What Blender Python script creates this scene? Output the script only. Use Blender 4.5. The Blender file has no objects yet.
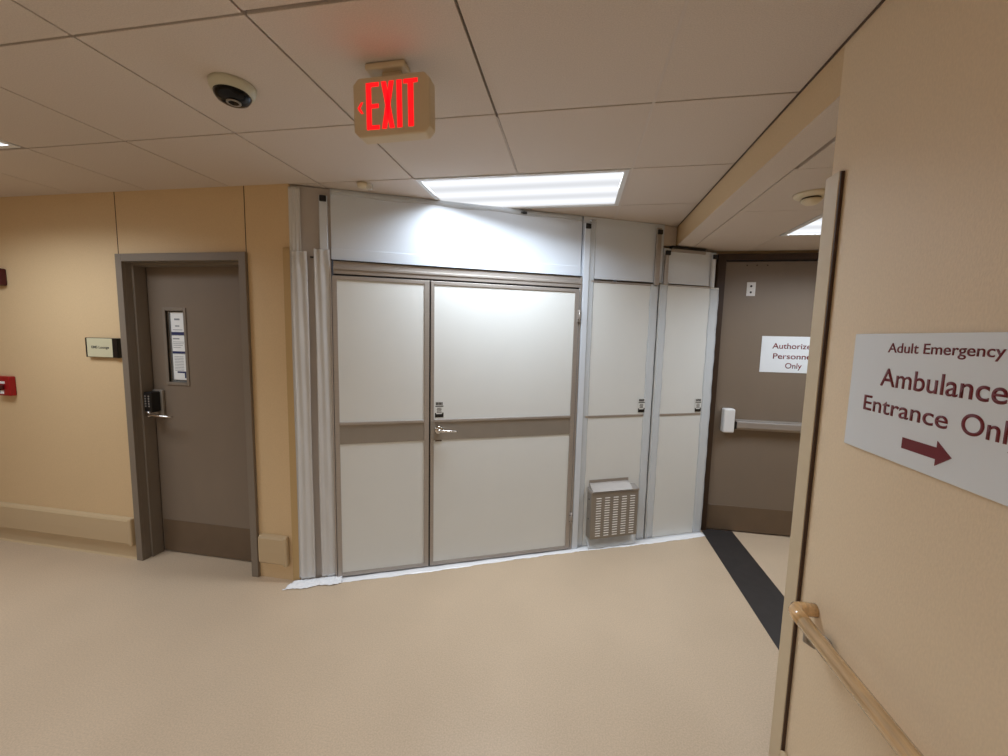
import bpy, bmesh, math, random
from mathutils import Matrix, Vector
random.seed(7)
sc = bpy.context.scene
COL = sc.collection
# ------------------------------------------------------------------ camera, world, exposure
RT = Vector((0.98420042, 0.17557437, 0.02287319)); UP = Vector((-0.04049797, 0.09746687, 0.99441446)); FW = Vector((-0.17236431, 0.97962945, -0.10303734))
cd = bpy.data.cameras.new('camera'); cam = bpy.data.objects.new('camera', cd); COL.objects.link(cam)
M = Matrix.Identity(4)
for i in range(3):
    M[i][0] = RT[i]; M[i][1] = UP[i]; M[i][2] = -FW[i]
M.translation = Vector((0.9672, -1.1006, 1.6768))
cam.matrix_world = M
cd.sensor_width = 36; cd.lens = 405.56 / 1008 * 36; cd.clip_start = 0.02
sc.camera = cam
w = bpy.data.worlds.new('world'); sc.world = w; w.use_nodes = True
w.node_tree.nodes['Background'].inputs[0].default_value = (0.8, 0.85, 1, 1)
w.node_tree.nodes['Background'].inputs[1].default_value = 0.05
sc.view_settings.view_transform = 'Standard'; sc.view_settings.look = 'None'
sc.view_settings.exposure = 0.17; sc.view_settings.gamma = 1.0; sc.view_settings.use_curve_mapping = False
LAMP = 26.0                     # watts of each 2x4 ceiling fixture
LCOL = (0.90, 1.0, 1.10)
H = 2.57                        # main ceiling
HL = 2.42                       # lower ceiling of the side corridor
G = 0.6096                      # ceiling grid

# ------------------------------------------------------------------ helpers
def lin(c):
    c = c / 255.0
    return c / 12.92 if c <= 0.04045 else ((c + 0.055) / 1.055) ** 2.4
def rgb(r, g, b): return (lin(r), lin(g), lin(b), 1)
def mat(name, col, rough=0.5, metal=0.0, bump=0.0, scale=200.0, var=0.0, vscale=6.0, coat=0.0, spec=0.5, alpha=1.0, emit=None, es=0.0, stretch=None, speck=0.0, sscale=150, rvar=0.0):
    m = bpy.data.materials.new(name); m.use_nodes = True
    nt = m.node_tree; N = nt.nodes; L = nt.links; b = N['Principled BSDF']
    b.inputs['Base Color'].default_value = rgb(*col); b.inputs['Roughness'].default_value = rough
    b.inputs['Metallic'].default_value = metal; b.inputs['Specular IOR Level'].default_value = spec
    b.inputs['Coat Weight'].default_value = coat; b.inputs['Coat Roughness'].default_value = 0.12
    b.inputs['Alpha'].default_value = alpha
    tc = N.new('ShaderNodeTexCoord'); mp = N.new('ShaderNodeMapping'); L.new(tc.outputs['Object'], mp.inputs[0])
    if stretch: mp.inputs['Scale'].default_value = stretch
    src = None
    if var > 0 or speck > 0:
        base = N.new('ShaderNodeRGB'); base.outputs[0].default_value = rgb(*col); src = base.outputs[0]
    if var > 0:
        n = N.new('ShaderNodeTexNoise'); n.inputs['Scale'].default_value = vscale; n.inputs['Detail'].default_value = 5
        L.new(mp.outputs[0], n.inputs['Vector'])
        r = N.new('ShaderNodeMapRange'); r.inputs[1].default_value = 0.3; r.inputs[2].default_value = 0.7
        r.inputs[3].default_value = 1 - var; r.inputs[4].default_value = 1 + var; L.new(n.outputs[0], r.inputs[0])
        h = N.new('ShaderNodeHueSaturation'); L.new(src, h.inputs['Color']); L.new(r.outputs[0], h.inputs['Value']); src = h.outputs[0]
        if rvar > 0:
            r2 = N.new('ShaderNodeMapRange'); r2.inputs[1].default_value = 0.3; r2.inputs[2].default_value = 0.7
            r2.inputs[3].default_value = rough - rvar; r2.inputs[4].default_value = rough + rvar
            L.new(n.outputs[0], r2.inputs[0]); L.new(r2.outputs[0], b.inputs['Roughness'])
    if speck > 0:
        n = N.new('ShaderNodeTexNoise'); n.inputs['Scale'].default_value = sscale; n.inputs['Detail'].default_value = 3
        L.new(mp.outputs[0], n.inputs['Vector'])
        r = N.new('ShaderNodeMapRange'); r.inputs[1].default_value = 0.35; r.inputs[2].default_value = 0.65
        r.inputs[3].default_value = 1 - speck; r.inputs[4].default_value = 1 + speck; L.new(n.outputs[0], r.inputs[0])
        h = N.new('ShaderNodeHueSaturation'); L.new(src, h.inputs['Color']); L.new(r.outputs[0], h.inputs['Value']); src = h.outputs[0]
    if src: L.new(src, b.inputs['Base Color'])
    if bump > 0:
        n = N.new('ShaderNodeTexNoise'); n.inputs['Scale'].default_value = scale; n.inputs['Detail'].default_value = 4
        L.new(mp.outputs[0], n.inputs['Vector'])
        bp = N.new('ShaderNodeBump'); bp.inputs['Strength'].default_value = bump; bp.inputs['Distance'].default_value = 0.002
        L.new(n.outputs[0], bp.inputs['Height']); L.new(bp.outputs[0], b.inputs['Normal'])
    if emit:
        b.inputs['Emission Color'].default_value = rgb(*emit); b.inputs['Emission Strength'].default_value = es
    return m

FWORLD = Matrix.Identity(4)
ANG = math.atan2(1.367, 2.905)
FC = Matrix.Translation((-0.80, 1.20, 0)) @ Matrix.Rotation(ANG, 4, 'Z')      # the temporary wall's own axes: x along it, -y towards the hall

class B:
    """collects shapes, in the axes of a frame"""
    def __init__(s): s.bm = bmesh.new()
    def _merge(s, b2, mi=0):
        for f in b2.faces: f.material_index = mi
        me = bpy.data.meshes.new('t'); b2.to_mesh(me); b2.free(); s.bm.from_mesh(me); bpy.data.meshes.remove(me); return s
    def box(s, x0, x1, y0, y1, z0, z1, bev=0.0, mi=0, seg=2, T=None):
        b = bmesh.new(); bmesh.ops.create_cube(b, size=1)
        for v in b.verts: v.co = Vector(((x0 + x1) / 2 + v.co.x * (x1 - x0), (y0 + y1) / 2 + v.co.y * (y1 - y0), (z0 + z1) / 2 + v.co.z * (z1 - z0)))
        if bev > 0: bmesh.ops.bevel(b, geom=list(b.edges), offset=bev, segments=seg, affect='EDGES', profile=0.5)
        if T: bmesh.ops.transform(b, matrix=T, verts=b.verts)
        return s._merge(b, mi)
    def lathe(s, prof, c=(0, 0, 0), axis='Z', n=40, mi=0, sx=1, sy=1):
        b = bmesh.new(); rings = []
        for r, z in prof:
            if r < 1e-6: rings.append([b.verts.new((0, 0, z))])
            else: rings.append([b.verts.new((r * math.cos(2 * math.pi * k / n) * sx, r * math.sin(2 * math.pi * k / n) * sy, z)) for k in range(n)])
        for a, c2 in zip(rings, rings[1:]):
            for k in range(n):
                k2 = (k + 1) % n
                if len(a) == 1 and len(c2) == 1: continue
                if len(a) == 1: b.faces.new((a[0], c2[k], c2[k2]))
                elif len(c2) == 1: b.faces.new((a[k], a[k2], c2[0]))
                else: b.faces.new((a[k], a[k2], c2[k2], c2[k]))
        for e, rev in ((rings[0], True), (rings[-1], False)):
            if len(e) > 1: b.faces.new(e[::-1] if rev else e)
        R = {'Z': Matrix.Identity(4), 'X': Matrix.Rotation(math.pi / 2, 4, 'Y'), 'Y': Matrix.Rotation(math.pi / 2, 4, 'X')}[axis]   # Y: profile z runs to -y
        bmesh.ops.transform(b, matrix=Matrix.Translation(c) @ R, verts=b.verts)
        bmesh.ops.recalc_face_normals(b, faces=b.faces)
        for f in b.faces: f.smooth = True
        return s._merge(b, mi)
    def prism(s, pts, d0, d1, plane='XZ', mi=0, bev=0.0):
        """outline pts extruded between d0 and d1 on the remaining axis"""
        b = bmesh.new()
        def P(u, v, d): return {'XZ': (u, d, v), 'YZ': (d, u, v), 'XY': (u, v, d)}[plane]
        a = [b.verts.new(P(u, v, d0)) for u, v in pts]; c = [b.verts.new(P(u, v, d1)) for u, v in pts]
        b.faces.new(a); b.faces.new(c[::-1]); n = len(pts)
        for k in range(n): b.faces.new((a[k], c[k], c[(k + 1) % n], a[(k + 1) % n]))
        bmesh.ops.recalc_face_normals(b, faces=b.faces)
        if bev > 0: bmesh.ops.bevel(b, geom=list(b.edges), offset=bev, segments=2, affect='EDGES', profile=0.5)
        return s._merge(b, mi)
    def tube(s, path, r, n=16, mi=0, sx=1.0):
        b = bmesh.new(); P = [Vector(p) for p in path]; rings = []
        rr = r if isinstance(r, (list, tuple)) else [r] * len(P)
        for i, p in enumerate(P):
            t = (P[min(i + 1, len(P) - 1)] - P[max(i - 1, 0)]).normalized()
            ref = Vector((0, 0, 1)) if abs(t.z) < 0.9 else Vector((1, 0, 0))
            u = t.cross(ref).normalized(); v = u.cross(t)
            rings.append([b.verts.new(p + rr[i] * (math.cos(2 * math.pi * k / n) * u * sx + math.sin(2 * math.pi * k / n) * v)) for k in range(n)])
        for a, c in zip(rings, rings[1:]):
            for k in range(n): b.faces.new((a[k], a[(k + 1) % n], c[(k + 1) % n], c[k]))
        b.faces.new(rings[0][::-1]); b.faces.new(rings[-1])
        bmesh.ops.recalc_face_normals(b, faces=b.faces)
        for f in b.faces: f.smooth = len(f.verts) == 4
        return s._merge(b, mi)
    def sheet(s, nx, nz, fn, thick=0.0008, mi=0, d=(0, 1, 0)):
        b = bmesh.new(); d = Vector(d) * thick
        g = [[b.verts.new(fn(i / nx, j / nz)) for i in range(nx + 1)] for j in range(nz + 1)]
        h = [[b.verts.new(v.co + d) for v in row] for row in g]
        for j in range(nz):
            for i in range(nx):
                b.faces.new((g[j][i], g[j][i + 1], g[j + 1][i + 1], g[j + 1][i])); b.faces.new((h[j][i], h[j + 1][i], h[j + 1][i + 1], h[j][i + 1]))
        for j in range(nz):
            for k in (0, nx): b.faces.new((g[j][k], g[j + 1][k], h[j + 1][k], h[j][k]))
        for i in range(nx):
            for k in (0, nz): b.faces.new((g[k][i], g[k][i + 1], h[k][i + 1], h[k][i]))
        bmesh.ops.recalc_face_normals(b, faces=b.faces)
        for f in b.faces: f.smooth = True
        return s._merge(b, mi)

def link(o, parent=None):
    COL.objects.link(o)
    if parent: o.parent = parent
    return o
def empty(name, loc, frame=FWORLD):
    o = bpy.data.objects.new(name, None); o.empty_display_size = 0.05; link(o)
    o.matrix_world = frame @ Matrix.Translation(loc); o['_m'] = [x for r in o.matrix_world for x in r]
    return o
WM = {}
def obj(name, b, mats, parent=None, frame=FWORLD):
    """ONE mesh object; top-level ones get their origin at their base centre"""
    me = bpy.data.meshes.new(name); bm = b.bm
    bm.transform(frame)
    if parent is None:
        xs = [v.co for v in bm.verts]
        mn = Vector((min(v.x for v in xs), min(v.y for v in xs), min(v.z for v in xs))); mx = Vector((max(v.x for v in xs), max(v.y for v in xs), max(v.z for v in xs)))
        R = frame.to_3x3().to_4x4()
        W = Matrix.Translation(((mn.x + mx.x) / 2, (mn.y + mx.y) / 2, mn.z)) @ R
    else: W = WM[parent.name]
    bm.transform(W.inverted()); bm.to_mesh(me); bm.free()
    for m in (mats if isinstance(mats, (list, tuple)) else [mats]): me.materials.append(m)
    o = bpy.data.objects.new(name, me); link(o, parent)
    if parent is None: o.matrix_world = W
    WM[o.name] = W
    return o
def thing(name, label, cat, loc=(0, 0, 0), frame=FWORLD, group=None):
    o = bpy.data.objects.new(name, None); o.empty_display_size = 0.05; link(o)
    W = frame @ Matrix.Translation(loc); o.matrix_world = W; WM[o.name] = W
    return tag(o, label, cat, group)
def tag(o, label, cat, group=None):
    o['label'] = label; o['category'] = cat
    if group: o['group'] = group
    o['kind'] = 'thing'
    return o
def struct(o, label=None, cat=None):
    o['kind'] = 'structure'
    if label: o['label'] = label
    if cat: o['category'] = cat
    return o
def sempty(name, loc):
    o = bpy.data.objects.new(name, None); link(o); W = Matrix.Translation(loc); o.matrix_world = W; WM[o.name] = W
    o['kind'] = 'structure'; return o
def text_obj(name, s, m, parent, M4, width, height, off=0.0006, bold=0.0):
    """lettering s laid out to width, cap height; M4 maps text x,y to the place (origin = left end of baseline)"""
    cu = bpy.data.curves.new('txt', 'FONT'); cu.body = s; cu.size = 1; cu.extrude = 0.0; cu.offset = bold
    t = bpy.data.objects.new('txt', cu); COL.objects.link(t); bpy.context.view_layer.update()
    dg = bpy.context.evaluated_depsgraph_get(); me = bpy.data.meshes.new_from_object(t.evaluated_get(dg))
    bpy.data.objects.remove(t); bpy.data.curves.remove(cu)
    x0 = min(v.co.x for v in me.vertices); x1 = max(v.co.x for v in me.vertices)
    CAP = 0.729
    sx = width / (x1 - x0); sy = height / CAP
    b = B(); bm = b.bm; bm.from_mesh(me); bpy.data.meshes.remove(me)
    for v in bm.verts: v.co = Vector(((v.co.x - x0) * sx, v.co.y * sy, 0))
    r = bmesh.ops.extrude_face_region(bm, geom=list(bm.faces))
    for e in r['geom']:
        if isinstance(e, bmesh.types.BMVert): e.co.z += off
    bmesh.ops.recalc_face_normals(bm, faces=bm.faces)
    bm.transform(M4)
    return obj(name, b, m, parent)

# ------------------------------------------------------------------ materials
m_wall = mat('beige vinyl wallcovering', (214, 186, 145), 0.55, bump=0.35, scale=260, speck=0.03, sscale=220, var=0.02, vscale=1.5, stretch=(1, 1, 0.5))
m_wall2 = mat('pale beige vinyl wallcovering', (230, 208, 177), 0.55, bump=0.25, scale=260, speck=0.03, sscale=220, var=0.02, vscale=1.5, stretch=(1, 1, 0.5))
m_floor = mat('speckled beige sheet vinyl', (200, 178, 152), 0.33, spec=0.4, bump=0.05, scale=90, speck=0.085, sscale=150, var=0.035, vscale=2.6, rvar=0.05)
m_ceil = mat('mineral fibre ceiling tile', (208, 195, 184), 0.85, bump=0.4, scale=350, speck=0.06, sscale=240)
m_grid = mat('ceiling grid metal', (205, 193, 184), 0.5)
m_gap = mat('grid reveal', (86, 68, 56), 0.7)
m_white = mat('white fixture metal', (225, 225, 225), 0.4)
m_frame = mat('grey brown door paint', (126, 115, 103), 0.42, bump=0.1, scale=120, var=0.02)
m_leaf = mat('taupe door laminate', (124, 110, 96), 0.4, bump=0.15, scale=150, var=0.03, vscale=4, stretch=(1, 1, 0.4))
m_kick = mat('brown kick plate', (104, 86, 68), 0.35, var=0.06, vscale=9)
m_dark = mat('dark brown door frame paint', (56, 38, 24), 0.5)
m_black = mat('black plastic', (14, 14, 16), 0.35)
m_blackg = mat('smoked dome', (3, 3, 6), 0.12, spec=0.25)
m_rim = mat('grey cream camera shell', (196, 192, 172), 0.45)
m_guard = mat('tan vinyl wall guard', (196, 173, 138), 0.42, bump=0.15, scale=200)
m_cguard = mat('gold tan corner guard', (190, 160, 112), 0.42)
m_cguard2 = mat('pale tan corner guard', (205, 186, 155), 0.42, var=0.02)
m_bronze = mat('dark bronze edge', (66, 42, 24), 0.5)
m_panel = mat('white wall panel', (219, 221, 219), 0.38, bump=0.05, scale=30, var=0.012, vscale=3)
m_upper = mat('glossy white panel', (210, 217, 226), 0.22, bump=0.12, scale=2.2, coat=0.5)
m_alu = mat('brushed aluminium', (170, 163, 157), 0.42, metal=0.55, var=0.05, vscale=12, stretch=(1, 1, 12))
m_alud = mat('satin aluminium rail', (148, 141, 132), 0.45, metal=0.4, var=0.03, vscale=8)
m_chrome = mat('polished metal', (205, 200, 195), 0.16, metal=1.0)
m_plastic = mat('clear plastic sheeting', (236, 236, 236), 0.2, alpha=0.55, coat=0.6, bump=0.4, scale=25)
m_tape = mat('translucent white tape', (232, 238, 244), 0.25, alpha=0.5, coat=0.4, bump=0.3, scale=18)
m_ftape = mat('white floor tape', (248, 248, 250), 0.25, bump=0.4, scale=40, coat=0.4)
m_grey = mat('bare grey panel', (176, 168, 162), 0.45)
m_sign = mat('white sign plastic', (226, 230, 234), 0.4)
m_mar = mat('maroon lettering', (112, 10, 26), 0.45)
m_red = mat('red enamel', (150, 8, 18), 0.35)
m_redd = mat('dark red enamel', (70, 8, 12), 0.4)
m_exit = mat('exit sign housing', (206, 188, 158), 0.45)
m_glow = mat('lit red letters', (255, 20, 25), 0.5, emit=(255, 12, 24), es=1.0)
m_strip = mat('black rubber floor strip', (48, 44, 43), 0.5, var=0.15, vscale=14, bump=0.1, scale=80)
m_wood = mat('oak handrail', (208, 166, 114), 0.18, var=0.2, vscale=22, coat=1.0, stretch=(6, 0.5, 6))
m_woodd = mat('dark oak end grain', (92, 52, 24), 0.4)
m_beige = mat('cream plastic', (222, 208, 180), 0.45)
m_paper = mat('white paper', (232, 232, 230), 0.7)
m_blue = mat('navy ink', (40, 48, 92), 0.6)
m_ink = mat('grey ink', (130, 134, 140), 0.6)
m_glass = mat('door glass', (235, 240, 240), 0.03, alpha=0.12, spec=0.6)
m_slot = mat('pressed slot lip', (236, 234, 230), 0.3, metal=0.1)
m_plq = mat('cream nameplate', (206, 200, 168), 0.4)

# the fixtures' diffuser: tube stripes painted into its glow; area lamps give most light
def diffuser(name, strength, axis=1):
    m = bpy.data.materials.new(name); m.use_nodes = True; nt = m.node_tree; N = nt.nodes; L = nt.links; N.clear()
    o = N.new('ShaderNodeOutputMaterial'); e = N.new('ShaderNodeEmission'); L.new(e.outputs[0], o.inputs[0])
    tc = N.new('ShaderNodeTexCoord'); sp = N.new('ShaderNodeSeparateXYZ'); L.new(tc.outputs['Object'], sp.inputs[0])
    mu = N.new('ShaderNodeMath'); mu.operation = 'MULTIPLY'; mu.inputs[1].default_value = 2 * math.pi / 0.2; L.new(sp.outputs[axis], mu.inputs[0])
    s = N.new('ShaderNodeMath'); s.operation = 'COSINE'; L.new(mu.outputs[0], s.inputs[0])
    r = N.new('ShaderNodeMapRange'); r.inputs[1].default_value = -1; r.inputs[2].default_value = 1
    r.inputs[3].default_value = strength * 0.9; r.inputs[4].default_value = strength * 1.25; L.new(s.outputs[0], r.inputs[0])
    L.new(r.outputs[0], e.inputs[1]); e.inputs[0].default_value = (0.94, 0.96, 1.0, 1)
    return m
m_diff = diffuser('lit tube-striped diffuser', 0.8)

# ------------------------------------------------------------------ the setting
XL, XR, YB, YF = -5.2, 4.0, -5.0, 2.64
o = obj('floor', B().box(XL, XR, YB, 3.2, -0.1, 0), m_floor); struct(o)

# main ceiling: lay-in tiles with a narrow reveal, the grid above it; fixtures take the place of tiles
FIX = {(0, 2): 'A', (1, 2): 'A', (-5, 0): 'L', (-4, 0): 'L', (0, -5): 'K', (1, -5): 'K', (-5, -5): 'J', (-4, -5): 'J'}
def yk(k): return (k) * G       # tile row k spans yk(k)..yk(k+1)
t = B()
for i in range(-9, 3):
    for k in range(-9, 6):
        if (i, k) in FIX: continue
        x0, x1 = max(i * G, XL), min((i + 1) * G, 1.72); y0, y1 = yk(k), yk(k + 1)
        if x1 - x0 < 0.03: continue
        g = 0.0042
        lift = 0.0
        if (i, k) in ((0, -1),): y1 -= 0.006
        t.box(x0 + g, x1 - g, max(y0, YB) + g, y1 - g, H + lift, H + 0.02, 0.0012, seg=1)
c = obj('ceiling', t, m_ceil); struct(c)
g = B().box(XL, 1.72, YB, 3.2, H + 0.022, H + 0.06)
obj('reveal_backing', g, m_gap, c)
g = B()
for xi, hw in ((1, 0.0025), (2, 0.005)):
    g.box(xi * G - hw, xi * G + hw, 0.02 + 1 * G if xi == 1 else YB, 2 * G if xi == 1 else 3.1, H - 0.001, H + 0.004, 0.0008, seg=1)
g.box(2 * G - 0.012, 2 * G + 0.004, 2 * G, 3.1, H - 0.0015, H + 0.004, 0.0008, seg=1)
g.box(-0.016, 0.004, 2 * G, 1.7, H - 0.0015, H + 0.004, 0.0008, seg=1)
obj('grid_runner', g, m_grid, c)

def fixture(label, x0, x1, y0, y1, z, watts, spread=150, wy=1.0, dy=0.0):
    f = thing('ceiling_light', label, 'ceiling light', ((x0 + x1) / 2, (y0 + y1) / 2, z))
    b = B(); e = 0.028
    b.box(x0, x1, y0, y0 + e, z - 0.004, z + 0.03, 0.002); b.box(x0, x1, y1 - e, y1, z - 0.004, z + 0.03, 0.002)
    b.box(x0, x0 + e, y0 + e, y1 - e, z - 0.004, z + 0.03, 0.002); b.box(x1 - e, x1, y0 + e, y1 - e, z - 0.004, z + 0.03, 0.002)
    b.box(x0 + 0.005, x1 - 0.005, y0 + 0.005, y1 - 0.005, z + 0.03, z + 0.06)
    obj('light_frame', b, m_white, f)
    obj('diffuser', B().box(x0 + e, x1 - e, y0 + e, y1 - e, z + 0.004, z + 0.008), m_diff, f)
    ld = bpy.data.lights.new('lamp', 'AREA'); ld.shape = 'RECTANGLE'; ld.size = x1 - x0 - 2 * e; ld.size_y = (y1 - y0 - 2 * e) * wy
    ld.energy = watts; ld.color = LCOL; ld.spread = math.radians(spread)
    lo = bpy.data.objects.new('lamp', ld); link(lo, f); lo.location = (0, dy, 0.002)
    return f
fixture('large lit ceiling light running into the top of the white temporary wall', 0.006, 2 * G - 0.012, 2 * G + 0.006, 3 * G - 0.004, H, LAMP * 0.72, 150, 0.4, -0.14)
fixture('ceiling light cut by the left edge of the photo, above the beige wall', -5 * G + 0.004, -3 * G - 0.004, 0.004, G - 0.02, H, LAMP * 0.6)
for nm, x0, y0 in (('ceiling light further back in the hall behind the viewer', 0, -5 * G), ('ceiling light at the back left of the hall behind the viewer', -5 * G, -5 * G)):
    fixture(nm, x0 + 0.004, x0 + 2 * G - 0.004, y0 + 0.004, y0 + G - 0.004, H, LAMP * 1.15)

# lower ceiling of the side corridor
t = B()
xs = [1.862, 2.335, 2.335 + G, 2.335 + 2 * G, XR]; ys = [-0.5, 0.31, 0.92, 1.525, 2.125, YF]
for a in range(4):
    for k in range(5):
        if k == 3 and a in (1, 2): continue
        t.box(xs[a] + (0.014 if (a == 0 and k == 1) else 0.002), xs[a + 1] - 0.002, ys[k] + 0.002, ys[k + 1] - 0.002, HL, HL + 0.02, 0.0012, seg=1)
c2 = obj('ceiling', t, m_ceil); struct(c2)
obj('reveal_backing', B().box(1.862, XR, -0.5, YF, HL + 0.022, HL + 0.05), m_gap, c2)
fixture('lit ceiling light in the side corridor, partly hidden by the right wall', 2.341, 2.335 + 2 * G - 0.006, 1.531, 2.119, HL, LAMP * 0.6)

# left wall with its door opening
DX0, DX1, DZ = -2.085, -1.12, 2.15
b = B().box(XL, DX0, 1.205, 1.33, 0, H + 0.02).box(DX1, -0.80, 1.205, 1.33, 0, H + 0.02).box(DX0, DX1, 1.205, 1.33, DZ, H + 0.02)
wl = obj('wall_left', b, m_wall); struct(wl)
for x in (-2.098, -1.112):
    obj('seam_or_dark_room', B().box(x - 0.0022, x + 0.0022, 1.2035, 1.206, 2.165, H), m_bronze, wl)
obj('cove_base', B().prism([(1.205, 0), (1.19, 0), (1.199, 0.012), (1.2, 0.1), (1.205, 0.1)], XL, -2.108, 'YZ'), m_guard, wl)
# other walls
o = obj('wall_back', B().box(XL, 1.72, YB - 0.1, YB, 0, H + 0.02), m_wall); struct(o)
o = obj('wall_far_left', B().box(XL - 0.1, XL, YB, 3.2, 0, H + 0.02), m_wall); struct(o)
o = obj('wall_right', B().box(1.72, 1.857, YB, 0.36, 0, H + 0.02), m_wall2); struct(o)
o = obj('wall_far', B().box(2.9, XR, YF + 0.03, YF + 0.13, 0, H).box(1.9, 3.22, YF + 0.03, YF + 0.13, 2.345, H).box(1.3, 2.10, YF + 0.03, YF + 0.13, 0, H).box(-0.8, 1.3, 3.1, 3.2, 0, H), m_wall); struct(o)
o = obj('wall_corridor_end', B().box(XR, XR + 0.1, -0.6, YF + 0.1, 0, H), m_wall); struct(o)
o = obj('wall_corridor_near', B().box(1.857, XR, -0.6, -0.5, 0, H), m_wall); struct(o)
# boxed beam over the opening: beige face, pale underside
bm_ = obj('trim_1', B().box(1.72, 1.857, 0.36, 2.60, HL + 0.004, H + 0.02), m_wall); struct(bm_, 'boxed beige beam under the ceiling above the black floor strip', 'beam')
obj('beam_underside', B().box(1.722, 1.857, 0.36, 2.45, HL, HL + 0.004), m_ceil, bm_)
o = obj('trim_2', B().box(1.714, 1.72, -4.9, 2.38, H - 0.006, H, 0.001, seg=1), m_gap); struct(o)

# ------------------------------------------------------------------ left door
d = sempty('door_1', (-1.62, 1.26, 0))
b = B(); FX0, FX1, FZ = -2.104, -1.104, 2.165
y0, y1 = 1.183, 1.345
b.box(FX0, FX0 + 0.05, y0, 1.205, 0, FZ, 0.002).box(FX1 - 0.05, FX1, y0, 1.205, 0, FZ, 0.002).box(FX0 + 0.05, FX1 - 0.05, y0, 1.205, FZ - 0.05, FZ, 0.002)
b.box(DX0, FX0 + 0.05, 1.205, y1, 0, DZ).box(FX1 - 0.05, DX1, 1.205, y1, 0, DZ).box(FX0 + 0.05, FX1 - 0.05, 1.205, y1, FZ - 0.05, DZ)
b.box(FX0 + 0.05, FX0 + 0.066, 1.245, 1.325, 0, FZ - 0.05, 0.001).box(FX1 - 0.066, FX1 - 0.05, 1.245, 1.325, 0, FZ - 0.05, 0.001).box(FX0 + 0.066, FX1 - 0.066, 1.245, 1.325, FZ - 0.066, FZ - 0.05, 0.001)
obj('door_frame', b, m_frame, d)
LX0, LX1 = -2.038, -1.158
wx0, wx1, wz0, wz1 = -1.898, -1.748, 1.295, 1.80
b = B(); ya, yb = 1.33, 1.372
b.box(LX0, wx0, ya, yb, 0.008, 2.105).box(wx1, LX1, ya, yb, 0.008, 2.105).box(wx0, wx1, ya, yb, 0.008, wz0).box(wx0, wx1, ya, yb, wz1, 2.105)
leaf = obj('door_leaf', b, m_leaf, d)
obj('kick_plate', B().box(LX0 + 0.01, LX1 - 0.01, ya - 0.002, ya, 0.012, 0.255, 0.0005, seg=1), m_kick, leaf)
b = B(); e = 0.022
for (a0, a1, c0, c1) in ((wx0 - e, wx0, wz0 - e, wz1 + e), (wx1, wx1 + e, wz0 - e, wz1 + e), (wx0, wx1, wz0 - e, wz0), (wx0, wx1, wz1, wz1 + e)):
    b.box(a0, a1, ya - 0.006, ya + 0.012, c0, c1, 0.002)
obj('window_bead', b, m_frame, leaf)
obj('window_pane', B().box(wx0, wx1, ya + 0.016, ya + 0.021, wz0, wz1), m_glass, leaf)
obj('seam_or_dark_room', B().box(wx0 - 0.4, wx1 + 0.3, yb + 0.01, yb + 0.02, wz0 - 0.3, wz1 + 0.3), m_black, leaf)   # added black board, stands in for the unlit room behind the pane
# keypad lock and lever
lk = obj('keypad_lock', B().box(-2.030, -1.965, ya - 0.085, ya, 1.085, 1.225, 0.008), m_black, leaf)
b = B()
for r in range(5):
    for c_ in range(2): b.lathe([(0.0, 0.003), (0.005, 0.0025), (0.006, 0)], (-2.012 + c_ * 0.028, ya - 0.085, 1.125 + r * 0.018), 'Y', n=12)
obj('keypad_button', b, m_alu, d)
b = B().box(-2.032, -1.945, ya - 0.02, ya, 1.04, 1.235, 0.006)
obj('lock_plate', b, m_alud, leaf)
b = B().lathe([(0.0, 0.095), (0.018, 0.094), (0.022, 0.09), (0.024, 0.075), (0.024, 0.0)], (-1.995, ya - 0.0, 1.068), 'Y')
b.tube([(-1.998, ya - 0.088, 1.068), (-1.97, ya - 0.096, 1.068), (-1.91, ya - 0.098, 1.064), (-1.825, ya - 0.092, 1.060), (-1.805, ya - 0.070, 1.057)], [0.011, 0.009, 0.0075, 0.007, 0.006])
obj('lever_handle', b, m_chrome, leaf)
# papers taped inside the little window
py = ya + 0.0155
def paper(label, z0, z1, x0=-1.874, x1=-1.765, bands=(), lines=()):
    o = obj('paper_notice', B().box(x0, x1, py - 0.0012, py, z0, z1), m_paper); tag(o, label, 'paper')
    b = B()
    for (a, c_, mi) in bands: b.box(x0, x1, py - 0.0016, py - 0.0012, a, c_, mi=0)
    if bands: obj('printed_band', b, m_blue, o)
    for (xa, xb, zz, hh) in lines: obj('printed_line', B().box(xa, xb, py - 0.0016, py - 0.0012, zz, zz + hh), m_ink, o)
paper('topmost white paper notice in the narrow window of the left door', 1.628, 1.79, bands=((1.63, 1.652, 0),), lines=((-1.845, -1.80, 1.735, 0.012), (-1.84, -1.805, 1.69, 0.008), (-1.86, -1.78, 1.665, 0.004)))
paper('middle white paper notice, framed by blue bands, in the left door window', 1.497, 1.626, bands=((1.499, 1.515, 0),), lines=((-1.865, -1.81, 1.60, 0.008), (-1.865, -1.775, 1.58, 0.003), (-1.865, -1.775, 1.568, 0.003), (-1.865, -1.785, 1.556, 0.003), (-1.865, -1.8, 1.54, 0.003)))
paper('lowest and longest white paper notice in the left door window', 1.31, 1.495, lines=tuple((-1.862, -1.785, 1.475 - k * 0.011, 0.003) for k in range(10)))
o = obj('paper_notice', B().box(-1.868, -1.768, py - 0.0028, py - 0.0016, 1.312, 1.372), m_paper); tag(o, 'small dark edged card overlapping the lowest notice in the left door window', 'card')
obj('dark_border', B().box(-1.84, -1.768, py - 0.0034, py - 0.0028, 1.36, 1.372).box(-1.78, -1.768, py - 0.0034, py - 0.0028, 1.325, 1.36), m_blue, o)

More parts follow.
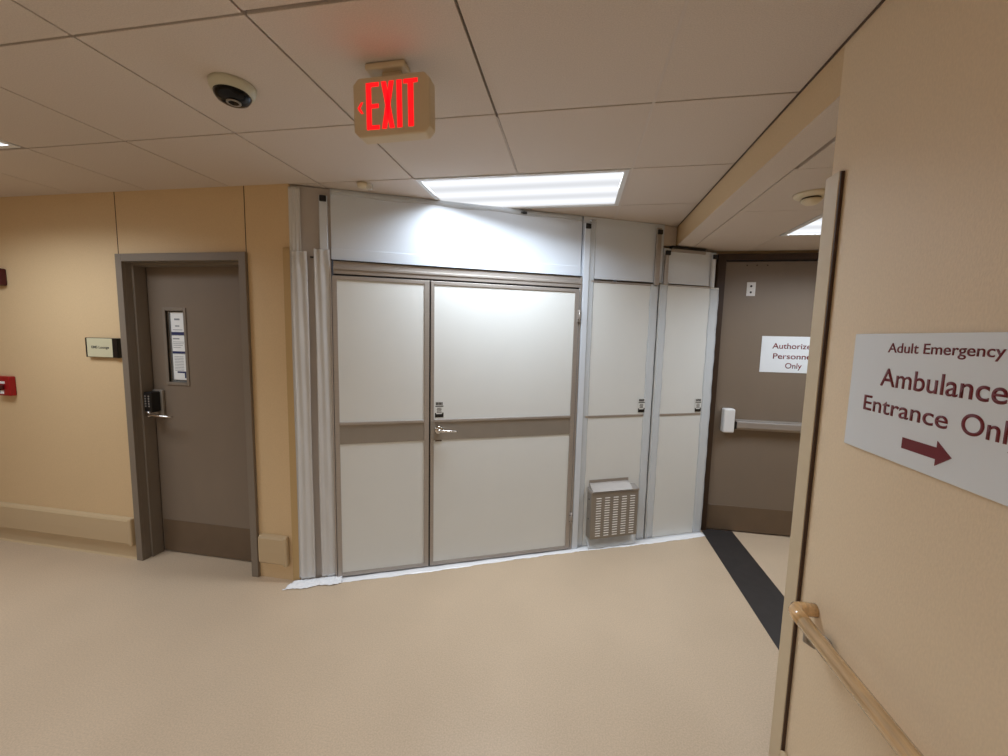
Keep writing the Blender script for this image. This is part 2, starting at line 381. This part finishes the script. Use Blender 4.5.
# ------------------------------------------------------------------ things on the left wall
def rail(x0, x1, r0, r1, label):
    b = B(); pr = [(1.2045, 0.108), (1.182, 0.112), (1.172, 0.125), (1.170, 0.2), (1.172, 0.29), (1.182, 0.305), (1.2045, 0.31)]
    b.prism(pr, x0 + (0.012 if r0 else 0), x1 - (0.012 if r1 else 0), 'YZ')
    o = obj('wall_guard', b, m_guard); tag(o, label, 'wall guard')
    if r0: obj('end_cap', B().box(x0, x0 + 0.03, 1.168, 1.2045, 0.105, 0.312, 0.011, seg=3), m_guard, o)
    if r1: obj('end_cap', B().box(x1 - 0.03, x1, 1.168, 1.2045, 0.105, 0.312, 0.011, seg=3), m_guard, o)
rail(XL + 0.01, -2.122, 0, 1, 'long tan crash rail low on the beige wall, left of the grey door')
rail(-1.084, -0.872, 0, 1, 'short stub of tan crash rail between grey door and white wall')
o = obj('corner_guard', B().box(-0.846, -0.795, 1.193, 1.2045, 0.0, 2.19, 0.003), m_cguard); tag(o, 'narrow gold tan corner guard beside the plastic sheeting', 'corner guard')
# room plaque
p = thing('room_plaque', 'cream nameplate with black ends on the wall beside the left door', 'sign', (-2.26, 1.2, 1.465))
obj('nameplate', B().box(-2.392, -2.172, 1.181, 1.186, 1.468, 1.597, 0.001), m_plq, p)
obj('holder', B().box(-2.402, -2.13, 1.186, 1.2045, 1.465, 1.60, 0.002).box(-2.172, -2.13, 1.178, 1.186, 1.465, 1.60, 0.001).box(-2.402, -2.392, 1.179, 1.186, 1.465, 1.6, 0.001), m_black, p)
text_obj('lettering', 'EMS Lounge', m_black, p, Matrix(((1, 0, 0, -2.353), (0, 0, -1, 1.181), (0, 1, 0, 1.527), (0, 0, 0, 1))), 0.15, 0.018, bold=0.02)
# fire alarm pull station and strobe
p = thing('fire_alarm_pull', 'red manual pull station at the left edge of the beige wall', 'fire alarm', (-3.17, 1.2, 1.155))
obj('body', B().box(-3.235, -3.105, 1.165, 1.2045, 1.155, 1.298, 0.006), m_red, p)
obj('pull_handle', B().box(-3.225, -3.15, 1.15, 1.165, 1.205, 1.235, 0.003).box(-3.20, -3.19, 1.156, 1.165, 1.18, 1.205), m_redd, p)
obj('white_marking', B().box(-3.222, -3.145, 1.162, 1.165, 1.245, 1.262), m_paper, p)
obj('white_marking', B().box(-3.2, -3.16, 1.162, 1.165, 1.17, 1.195), m_paper, p)
p = thing('fire_alarm_strobe', 'small dark red alarm unit above the pull station at left edge', 'fire alarm', (-3.14, 1.2, 1.95))
obj('body', B().box(-3.22, -3.09, 1.165, 1.2045, 1.955, 2.075, 0.008), m_redd, p)
obj('strobe_lens', B().box(-3.205, -3.15, 1.145, 1.165, 1.98, 2.05, 0.012), m_white, p)

# ------------------------------------------------------------------ far corridor door
d = sempty('door_2', (2.7, YF, 0))
b = B().box(2.10, 2.165, YF - 0.03, YF + 0.05, 0, 2.395, 0.002).box(2.165, 3.2, YF - 0.03, YF + 0.05, 2.345, 2.395, 0.002)
obj('door_frame', b, m_dark, d)
lf = obj('door_leaf', B().box(2.17, 3.2, YF, YF + 0.045, 0.012, 2.335, 0.002), m_leaf, d)
obj('kick_plate', B().box(2.175, 3.19, YF - 0.002, YF, 0.015, 0.235, 0.0005, seg=1), m_kick, lf)
b = B()
for x in (2.335, 2.41, 2.49): b.lathe([(0, 0.001), (0.006, 0.001), (0.006, 0)], (x, YF, 2.305), 'Y', n=12)
obj('screw_hole', b, m_dark, lf)
b = B().box(2.345, 2.412, YF - 0.004, YF, 2.055, 2.168, 0.001)
pl = obj('strike_plate', b, m_white, lf)
b = B()
for z in (2.085, 2.135): b.lathe([(0, 0.003), (0.008, 0.002), (0.009, 0)], (2.378, YF - 0.004, z), 'Y', n=14)
obj('screw_head', b, m_black, d)
eb = obj('exit_bar_housing', B().box(2.225, 2.315, YF - 0.07, YF, 0.9, 1.105, 0.012, seg=3), m_white, lf)
b = B().box(2.335, 3.15, YF - 0.065, YF - 0.03, 0.945, 1.0, 0.006).box(2.335, 3.17, YF - 0.03, YF, 0.925, 1.01, 0.002)
obj('push_bar', b, m_alu, lf)
obj('bar_end', B().box(2.315, 2.337, YF - 0.06, YF, 0.935, 1.0, 0.004), m_black, lf)
# sign on that door
s = thing('door_sign', 'white sign with maroon words, Authorized Personnel Only, on the far door', 'sign', (2.74, YF, 1.42))
obj('sign_board', B().box(2.495, 2.985, YF - 0.004, YF - 0.0005, 1.425, 1.726, 0.001, seg=1), m_sign, s)
for txt, x0, wd, z in (('Authorized', 2.578, 0.325, 1.625), ('Personnel', 2.59, 0.30, 1.54), ('Only', 2.688, 0.125, 1.462)):
    text_obj('lettering', txt, m_mar, s, Matrix(((1, 0, 0, x0), (0, 0, -1, YF - 0.004), (0, 1, 0, z), (0, 0, 0, 1))), wd, 0.047, bold=0.010)
# black strip in the floor
b = B().box(2.125, 2.39, 0.36, 2.64, 0.0, 0.004, 0.0012, seg=1)
o = obj('floor_strip', b, m_strip); tag(o, 'black rubber expansion strip across the corridor floor', 'floor strip')

# ------------------------------------------------------------------ right wall: corner guard, sign, handrail
g = thing('corner_guard', 'tall pale tan corner guard on the end of the near right wall', 'corner guard', (1.74, 0.34, 0))
obj('guard_shell', B().box(1.708, 1.7195, 0.299, 0.367, 0.10, 2.183, 0.002), m_cguard2, g)
obj('dark_edge', B().box(1.710, 1.7195, 0.293, 0.299, 0.10, 2.180, 0.0005, seg=1), m_bronze, g)
o = obj('wall_guard', B().box(1.695, 1.7195, -4.8, 0.286, 0.105, 0.31, 0.01, seg=3), m_guard); tag(o, 'low tan crash rail at the foot of the near right wall, under the handrail', 'wall guard')
s = thing('wall_sign', 'white Adult Emergency Ambulance Entrance Only sign on the right wall', 'sign', (1.715, -0.1, 1.40))
obj('sign_board', B().box(1.7125, 1.7195, -0.372, 0.157, 1.403, 1.704, 0.001, seg=1), m_sign, s)
def MR(y, z): return Matrix(((0, 0, -1, 1.7125), (-1, 0, 0, y), (0, 1, 0, z), (0, 0, 0, 1)))
for txt, y, wd, z, ch in (('Adult Emergency', 0.034, 0.276, 1.659, 0.0235), ('Ambulance', 0.047, 0.303, 1.577, 0.045), ('Entrance', 0.096, 0.245, 1.509, 0.040), ('Only', -0.178, 0.118, 1.509, 0.043)):
    text_obj('lettering', txt, m_mar, s, MR(y, z), wd, ch, bold=0.009)
A = [(-0.042, 1.442), (-0.042, 1.467), (-0.132, 1.467), (-0.132, 1.481), (-0.168, 1.4545), (-0.132, 1.428), (-0.132, 1.442)]
obj('arrow', B().prism(A, 1.7117, 1.7125, 'YZ'), m_mar, s)
h = thing('handrail', 'round oak handrail with a returned end on the right wall', 'handrail', (1.67, -0.5, 0.8))
X = 1.655; Zr = 0.864
P = [(X, -4.7, Zr), (X, -1.0, Zr), (X, 0.14, Zr)]
obj('rail', B().tube(P, 0.0205, 24), m_wood, h)
obj('rail_return', B().tube([(X, 0.14, Zr), (X, 0.175, Zr), (X + 0.003, 0.195, Zr), (X + 0.012, 0.208, Zr), (X + 0.03, 0.212, Zr), (1.7195, 0.212, Zr)], [0.0205, 0.0207, 0.0208, 0.0208, 0.0205, 0.0205], 24), m_wood, h)
for yy in (0.13, -0.9, -1.9, -2.9, -3.9):
    b = B().lathe([(0.0, 0.0), (0.034, 0.0), (0.034, 0.004), (0.028, 0.010), (0.012, 0.014), (0.0, 0.014)], (1.7195 - 0.014, yy, Zr - 0.06), 'X', n=28)
    b.tube([(1.707, yy, Zr - 0.06), (1.68, yy, Zr - 0.06), (X, yy, Zr - 0.045), (X, yy, Zr - 0.018)], 0.007, 12)
    obj('bracket', b, m_alud, h)

# ------------------------------------------------------------------ ceiling fittings
# security camera
def UPZ(pr): return pr
cx, cy = -0.315, 0.29
s = thing('security_camera', 'round ceiling camera with a black dome and pale rim', 'camera', (cx, cy, H))
obj('rim', B().lathe([(0.076, 0), (0.076, -0.008), (0.074, -0.016), (0.068, -0.030), (0.0615, -0.037), (0.05, -0.038), (0.0, -0.037)], (cx, cy, H)), m_rim, s)
obj('dome', B().lathe([(0.0615, -0.034), (0.059, -0.044), (0.050, -0.056), (0.034, -0.064), (0.018, -0.068), (0.0, -0.069)], (cx + 0.002, cy - 0.004, H)), m_blackg, s)
obj('lens_ring', B().lathe([(0.024, -0.0655), (0.024, -0.069), (0.020, -0.0705), (0.017, -0.069), (0.017, -0.0655)], (cx + 0.012, cy - 0.012, H), n=28), m_alud, s)
# exit sign
ex = thing('exit_sign', 'lit red EXIT sign with a left arrow hanging from the ceiling', 'exit sign', (0.34, 0.27, 2.33))
def octo(x0, x1, z0, z1, c): return [(x0 + c, z0), (x1 - c, z0), (x1, z0 + c), (x1, z1 - c), (x1 - c, z1), (x0 + c, z1), (x0, z1 - c), (x0, z0 + c)]
b = B().prism(octo(0.200, 0.470, 2.332, 2.520, 0.02), 0.232, 0.285, 'XZ', bev=0.005)
obj('housing', b, m_exit, ex)
b = B().box(0.240, 0.382, 0.238, 0.295, H - 0.022, H - 0.0005, 0.008, seg=3).box(0.29, 0.36, 0.262, 0.30, 2.505, H - 0.02, 0.003)
obj('canopy', b, m_exit, ex)
ez0, ez1 = 2.354, 2.501; yf = 0.2325; st = 0.013
def exl(polys, name):
    b = B()
    for p_ in polys: b.prism(p_, yf - 0.0015, yf + 0.001, 'XZ')
    obj(name, b, m_glow, ex)
def rc(a, b_, c_, d_): return [(a, c_), (b_, c_), (b_, d_), (a, d_)]
x = 0.248
exl([rc(x, x + 0.018, ez0, ez1), rc(x + 0.018, x + 0.046, ez1 - st, ez1), rc(x + 0.018, x + 0.046, ez0, ez0 + st), rc(x + 0.018, x + 0.044, 2.421, 2.421 + st)], 'letter_e')
x = 0.302
exl([[(x, ez0), (x + 0.017, ez0), (x + 0.045, ez1), (x + 0.028, ez1)], [(x + 0.028, ez0), (x + 0.045, ez0), (x + 0.017, ez1), (x, ez1)]], 'letter_x')
exl([rc(0.356, 0.374, ez0, ez1)], 'letter_i')
x = 0.380
exl([rc(x + 0.015, x + 0.034, ez0, ez1 - st), rc(x, x + 0.049, ez1 - st, ez1)], 'letter_t')
exl([[(0.216, 2.425), (0.229, 2.443), (0.237, 2.443), (0.226, 2.425)], [(0.216, 2.425), (0.226, 2.425), (0.237, 2.407), (0.229, 2.407)]], 'arrow')
ex.rotation_euler.y = -0.02
# small sensor near the temporary wall
s = thing('ceiling_sensor', 'small white detector on the ceiling near the top left of the white wall', 'detector', (-0.33, 1.262, H))
obj('body', B().lathe([(0.036, 0), (0.036, -0.010), (0.03, -0.024), (0.0, -0.026)], (-0.335, 1.255, H), n=28), m_beige, s)
obj('translucent_cap', B().box(-0.31, -0.275, 1.24, 1.268, H - 0.04, H - 0.004, 0.006), m_plastic, s)
# smoke detector in the corridor
dx, dy = 2.10, 1.255
s = thing('smoke_detector', 'cream round smoke detector on the corridor ceiling at right', 'smoke detector', (dx, dy, HL))
obj('base', B().lathe([(0.079, 0), (0.079, -0.006), (0.07, -0.014), (0.055, -0.019), (0.0, -0.019)], (dx, dy, HL)), m_beige, s)
obj('vent_ring', B().lathe([(0.04, -0.018), (0.04, -0.030), (0.0, -0.030)], (dx, dy, HL)), m_bronze, s)
obj('head', B().lathe([(0.046, -0.028), (0.044, -0.036), (0.032, -0.046), (0.026, -0.05), (0.0, -0.052)], (dx, dy, HL)), m_beige, s)

# ------------------------------------------------------------------ the temporary white wall (frame FC)
def cpanel(name, t0, t1, z0, z1, m, label, y0=0.0, y1=0.03, bev=0.002):
    o = obj(name, B().box(t0, t1, y0, y1, z0, z1, bev), m, frame=FC)
    return tag(o, label, 'wall panel')
cpanel('partition_panel', 0.01, 0.238, 0.0, 2.565, m_grey, 'narrow grey filler panel behind the plastic strips left of the double doors', 0.006, 0.03)
hd = cpanel('partition_panel', 0.238, 1.962, 2.132, 2.564, m_upper, 'long glossy header panel above the white double doors')
obj('lower_flange', B().box(0.238, 1.962, -0.006, 0.0, 2.132, 2.204, 0.002), m_upper, hd, FC)
obj('top_tape', B().sheet(60, 1, lambda u, v: Vector((0.24 + u * 1.72, -0.0015, 2.53 + v * 0.037 + 0.004 * math.sin(u * 23) * (1 - v)))), m_tape, hd, FC)
p2 = cpanel('partition_panel', 1.972, 2.662, 2.122, 2.568, m_upper, 'glossy upper panel right of the header, above the vented panel')
cpl = cpanel('partition_panel', 1.972, 2.638, 0.006, 2.108, m_panel, 'tall white panel with the louvred vent box at its foot')
obj('middle_strip', B().box(2.05, 2.57, -0.004, 0.0, 1.056, 1.074, 0.001), m_alu, cpl, FC)
obj('top_strip', B().box(2.05, 2.57, -0.004, 0.0, 2.094, 2.108, 0.001), m_alu, cpl, FC)
p3u = cpanel('partition_panel', 2.668, 3.165, 2.122, 2.392, m_upper, 'small glossy upper panel at the right end, under the beam')
cpanel('partition_panel', 2.66, 2.79, 2.414, 2.568, m_ceil, 'little cream filler panel in the corner beside the beam', 0.02, 0.04)
p3 = cpanel('partition_panel', 2.655, 3.215, 0.006, 2.112, m_panel, 'rightmost tall white panel, next to the far grey door')
obj('middle_strip', B().box(2.72, 3.12, -0.004, 0.0, 1.052, 1.07, 0.001), m_alu, p3, FC)
obj('top_strip', B().box(2.72, 3.13, -0.004, 0.0, 2.102, 2.112, 0.001), m_alu, p3, FC)
# black strip added as the shade inside the open joint
o = obj('joint_shade', B().box(2.640, 2.654, 0.015, 0.03, 0.01, 2.108), m_black, frame=FC); tag(o, 'black gap strip between the two tall right panels', 'gap shade')
o = obj('top_rail', B().box(2.73, 3.05, -0.012, 0.02, 2.390, 2.412, 0.002), m_black, frame=FC); tag(o, 'black bar along the top of the small right upper panel', 'rail')
obj('silver_lip', B().box(2.73, 3.05, -0.014, 0.0, 2.368, 2.390, 0.001), m_alu, o, FC)

# poles with black caps
def pole(t0, t1, z1, capz, label, m=None, capt=None, z0=0.0, y0=-0.022):
    o = thing('support_pole', label, 'pole', ((t0 + t1) / 2, -0.01, z0), FC, 'support poles of the white wall')
    obj('pole_tube', B().box(t0, t1, y0, -0.001, z0, z1, 0.006, seg=3), m or m_upper, o, FC)
    ct = capt or (t0 + t1) / 2
    obj('cap', B().box(ct - 0.02, ct + 0.02, y0 - 0.014, y0 + 0.002, capz - 0.018, capz + 0.018, 0.004), m_black, o, FC)
pole(0.172, 0.222, 2.52, 2.498, 'leftmost support pole with black cap, wrapped in plastic beside the double doors', y0=-0.012)
pole(1.974, 2.024, 2.52, 2.492, 'support pole with black cap just right of the double doors')
pole(2.585, 2.628, 2.535, 2.502, 'black capped support pole between header height panels left of the beam', m_alu, z0=2.10)
pole(2.672, 2.705, 2.372, 2.352, 'short black capped pole at left end of small right upper panel', m_alu, z0=2.11)
pole(3.115, 3.15, 2.375, 2.352, 'short black capped pole at right end of the small upper panel', m_upper, z0=2.11)

# translucent tape runs over joints
def tape(t0, t1, z0, z1, label, amp=0.002, y=-0.002, m=m_tape, vert=True, seed=0, parent=None):
    rnd = random.Random(seed); ph = [rnd.uniform(0, 6) for _ in range(4)]
    def fn(u, v):
        w_ = amp * (math.sin(v * 31 + ph[0]) + math.sin(v * 83 + ph[1])) if vert else 0
        hgt = 0 if vert else amp * (math.sin(u * 31 + ph[0]) + math.sin(u * 77 + ph[1]))
        return Vector((t0 + u * (t1 - t0) + w_, y - 0.0015 * abs(math.sin(u * 9 + v * 40 + ph[2])), z0 + v * (z1 - z0) + hgt))
    o = obj('joint_tape', B().sheet(4 if vert else 70, 90 if vert else 2, fn), m, frame=FC)
    return tag(o, label, 'tape')
tape(1.950, 1.972, 0.01, 2.10, 'white tape run up the right side of the double doors', 0.0008, -0.0145, seed=1)
tape(2.024, 2.075, 0.01, 2.55, 'white tape run along the left edge of the vented panel', 0.0012, seed=2)
tape(2.565, 2.636, 0.01, 2.10, 'white tape run down the right edge of the vented panel', 0.0012, seed=3)
tape(2.66, 2.722, 0.01, 2.13, 'white tape run down the left edge of the rightmost panel', 0.0015, seed=4)
tape(3.125, 3.214, 0.01, 2.10, 'white tape run down the right end of the white wall', 0.0015, seed=5)

# plastic sheeting on the left end
def folds(t0, t1, z0, z1, y, amp, seed, n=3):
    rnd = random.Random(seed); ph = [rnd.uniform(0, 6) for _ in range(6)]
    def fn(u, v):
        k = 1 + 1.4 * math.exp(-((v * (z1 - z0) + z0 - 2.15) / 0.09) ** 2)
        yy = y - amp * k * (0.5 + 0.5 * math.sin(u * n * 6.28 + ph[0] + 1.5 * math.sin(v * 3 + ph[1]))) - amp * 0.35 * math.sin(v * 37 + u * 5 + ph[2]) * (k - 0.6)
        tt = t0 + u * (t1 - t0) + 0.0015 * math.sin(v * 9 + ph[3]) * (1 if u > 0.5 else -1)
        return Vector((tt, min(yy, -0.001), z0 + v * (z1 - z0)))
    return fn
o = obj('plastic_sheet', B().sheet(14, 150, folds(-0.0, 0.068, 0.03, 2.55, -0.006, 0.0035, 11)), m_plastic, frame=FC); tag(o, 'crinkled clear plastic strip over the corner, beside the gold corner guard', 'plastic sheet')
o = obj('plastic_sheet', B().sheet(18, 150, folds(0.012, 0.100, 0.03, 2.17, -0.017, 0.004, 12, 2)), m_plastic, frame=FC); tag(o, 'wider clear plastic layer hanging on the lower left of the filler panel', 'plastic sheet')
o = obj('plastic_sheet', B().sheet(14, 150, folds(0.140, 0.230, 0.03, 2.19, -0.017, 0.004, 13, 2)), m_plastic, frame=FC); tag(o, 'clear plastic strip wrapped over the leftmost pole next to the doors', 'plastic sheet')
# crumpled plastic end on the floor
rnd = random.Random(5)
hts = {}
def crum(u, v):
    key = (round(u, 3), round(v, 3))
    if key not in hts: hts[key] = rnd.random()
    flare = 0.06 * v
    return Vector((-0.03 - flare + u * (0.30 + flare), -0.014 - 0.072 * v + 0.008 * math.sin(u * 13) * v, 0.004 + 0.014 * (1 - v) ** 2 + 0.017 * hts[key] * (0.3 + 0.7 * (1 - abs(2 * v - 1)))))
o = obj('plastic_sheet', B().sheet(34, 9, crum, 0.0012, d=(0, 0, -1)), m_ftape, frame=FC); tag(o, 'crumpled white plastic bunched on the floor at the wall corner', 'plastic sheet')
# white floor tape
rnd2 = random.Random(9); ed = [rnd2.uniform(-0.004, 0.004) for _ in range(200)]
def ft(u, v):
    i = int(u * 150); tt = 0.205 + u * 3.01
    out = 0.072 + 0.010 * math.sin(u * 9) + ed[i] * 0.8
    up = 0.002 + 0.0015 * math.sin(u * 70 + v * 3)
    return Vector((tt, -0.001 - v * out, up if v > 0.05 else 0.006))
o = obj('floor_tape', B().sheet(150, 3, ft, 0.0008, d=(0, 0, -1)), m_ftape, frame=FC); tag(o, 'long white tape sealing the white wall to the floor', 'tape')

# the double doors
dd = thing('double_door', 'white double door unit with aluminium rails in the temporary wall', 'door', (1.1, 0, 0), FC)
b = B()
b.box(0.228, 0.238, -0.012, 0.03, 0.004, 2.128, 0.002).box(1.955, 1.968, -0.012, 0.03, 0.004, 2.128, 0.002)
b.box(0.250, 1.955, -0.004, 0.03, 2.088, 2.126, 0.002).box(0.250, 1.955, -0.016, 0.03, 2.072, 2.090, 0.002).box(0.250, 1.955, -0.010, 0.03, 2.046, 2.072, 0.002)
obj('door_frame', b, m_alu, dd, FC)
obj('head_gasket', B().box(0.25, 1.955, 0.0, 0.02, 2.036, 2.046).box(0.238, 1.966, -0.014, 0.0, 2.126, 2.131), m_black, dd, FC)
def dleaf(t0, t1, sl, sr):
    b = B(); z0, z1 = 0.012, 2.034
    b.box(t0, t0 + sl, -0.012, 0.02, z0, z1, 0.002).box(t1 - sr, t1, -0.012, 0.02, z0, z1, 0.002)
    b.box(t0 + sl, t1 - sr, -0.012, 0.02, z1 - 0.024, z1, 0.002).box(t0 + sl, t1 - sr, -0.012, 0.02, z0, z0 + 0.026, 0.002)
    L = obj('door_leaf', b, m_alu, dd, FC)
    obj('infill_panel', B().box(t0 + sl, t1 - sr, -0.005, 0.015, z0 + 0.026, 0.94), m_panel, L, FC)
    obj('infill_panel', B().box(t0 + sl, t1 - sr, -0.005, 0.015, 1.086, z1 - 0.024), m_panel, L, FC)
    obj('middle_rail', B().box(t0 + sl, t1 - sr, -0.009, 0.015, 0.938, 1.066, 0.001), m_alud, L, FC)
    obj('rail_lip', B().box(t0 + sl, t1 - sr, -0.016, 0.015, 1.066, 1.086, 0.004), m_alu, L, FC)
    return L
l1 = dleaf(0.241, 0.851, 0.03, 0.033)
l2 = dleaf(0.861, 1.950, 0.024, 0.034)
obj('center_seal', B().box(0.851, 0.861, 0.0, 0.02, 0.012, 2.034), m_black, dd, FC)
obj('bottom_seal', B().box(0.25, 1.955, 0.0, 0.02, 0.001, 0.012), m_black, dd, FC)
b = B().lathe([(0.0, 0.016), (0.024, 0.014), (0.029, 0.006), (0.03, 0)], (0.918, -0.009, 1.012), 'Y')
b.lathe([(0.011, 0.0), (0.011, 0.05), (0.0, 0.052)], (0.918, -0.015, 1.012), 'Y', n=20)
b.tube([(0.918, -0.06, 1.012), (0.945, -0.066, 1.013), (0.99, -0.064, 1.010), (1.035, -0.058, 1.005), (1.042, -0.048, 1.004)], [0.010, 0.009, 0.008, 0.007, 0.006])
obj('lever_handle', b, m_chrome, l2, FC)
obj('latch_plate', B().box(0.862, 0.892, -0.0145, -0.010, 0.95, 1.075, 0.001), m_alud, l2, FC)
b = B()
b.box(0.895, 0.94, -0.0115, -0.0085, 0.93, 0.938)
obj('door_pull_slot', b, m_bronze, l2, FC)
for z in (0.22, 1.79):
    b = B().box(1.938, 1.968, -0.020, -0.011, z, z + 0.09, 0.002).lathe([(0.006, 0), (0.006, 0.09)], (1.953, -0.020, z), 'Z', n=16)
    for a in (-0.009, 0.009):
        for c_ in (0.02, 0.07): b.lathe([(0, 0.002), (0.0045, 0.001), (0.0045, 0)], (1.953 + a, -0.020, z + c_), 'Y', n=10, mi=1)
    hg = obj('hinge', b, (m_alu, m_black), l2, FC)

# stickers: black blocks of small print
def sticker(t, z, label, y=-0.0055):
    s = thing('label_sticker', label, 'sticker', (t, y, z - 0.055), FC)
    obj('backing', B().box(t - 0.03, t + 0.03, y - 0.0006, y, z - 0.056, z + 0.056), m_panel, s, FC)
    b = B(); yy0, yy1 = y - 0.0010, y - 0.0006
    for k in range(5): b.box(t - 0.024 + k * 0.0098, t - 0.0165 + k * 0.0098, yy0, yy1, z + 0.032, z + 0.052)
    b.box(t - 0.027, t + 0.029, yy0, yy1, z + 0.020, z + 0.027)
    for k in range(4):
        w_ = 0.017 - 0.002 * (k % 2)
        for q in range(5): b.box(t - w_ + q * 2 * w_ / 5, t - w_ + (q + 0.8) * 2 * w_ / 5, yy0, yy1, z - 0.022 + k * 0.0095, z - 0.0165 + k * 0.0095)
    b.box(t - 0.030, t + 0.030, yy0, yy1, z - 0.056, z - 0.032).box(t - 0.030, t - 0.021, yy0, yy1, z - 0.032, z - 0.024).box(t + 0.02, t + 0.030, yy0, yy1, z - 0.032, z - 0.022)
    obj('black_print', b, m_black, s, FC)
sticker(0.922, 1.155, 'black and white sticker above the double doors lever handle', -0.0175)
sticker(2.545, 1.145, 'black and white sticker on the vented white panel', -0.003)
sticker(3.09, 1.135, 'black and white sticker on the rightmost white panel', -0.003)

# louvred vent box
v = thing('vent_box', 'silver louvred metal vent box at the foot of the white wall', 'vent', (2.33, -0.04, 0.07), FC)
T0, T1, V0, V1, D = 2.100, 2.520, 0.092, 0.468, -0.072
b = B()
b.box(T0, T1, D, -0.001, V0, V1, 0.004)
obj('cover', b, m_alud, v, FC)
b = B().prism([(-0.001, V1 - 0.002), (D - 0.004, V1 - 0.002), (D - 0.004, V1 + 0.012), (-0.02, V1 + 0.055), (-0.006, V1 + 0.062), (-0.006, V1 + 0.085), (-0.001, V1 + 0.085)], T0 + 0.012, T1 - 0.06, 'YZ')
b.prism([(-0.001, V1 - 0.002), (D - 0.004, V1 - 0.002), (D - 0.004, V1 + 0.012), (-0.001, V1 + 0.03)], T0 - 0.002, T1 + 0.002, 'YZ')
obj('top_hood', b, m_alu, v, FC)
for c_ in range(5):
    b = B()
    for r in range(16):
        x0 = T0 + 0.045 + c_ * 0.075; z = V1 - 0.047 - r * 0.0205
        b.prism([(D - 0.0002, z), (D - 0.0035, z + 0.001), (D - 0.003, z + 0.005), (D - 0.0002, z + 0.006)], x0, x0 + 0.043, 'YZ')
    obj('louvre_column', b, m_slot, v, FC)
for z in (0.41, 0.25): obj('side_screw', B().lathe([(0, -0.003), (0.006, -0.002), (0.007, 0)], (T0, -0.035, z), 'X', n=12), m_black, v, FC)
o = obj('plastic_sheet', B().sheet(30, 6, lambda u, w_: Vector((2.10 + u * 0.43, -0.006 - 0.055 * (1 - w_) + 0.004 * math.sin(u * 20), 0.006 + w_ * 0.082))), m_tape, frame=FC); tag(o, 'taped plastic flap under the metal vent box', 'plastic sheet')
# tiny clip under the ceiling light
o = obj('cable_clip', B().box(1.50, 1.53, -0.012, -0.001, 2.535, 2.552, 0.002).box(1.485, 1.502, -0.014, -0.001, 2.54, 2.547), m_black, frame=FC); tag(o, 'tiny dark clip at the top of the header panel under the light', 'clip')
o = obj('cable_clip', B().box(0.115, 0.15, -0.010, 0.006, 2.135, 2.145, 0.002), m_black, frame=FC); tag(o, 'small black clip on the grey filler panel left of the pole', 'clip')
dd.location = FC @ Vector((1.1, -0.012, 0))
for o in bpy.data.objects:
    if '_m' in o: del o['_m']
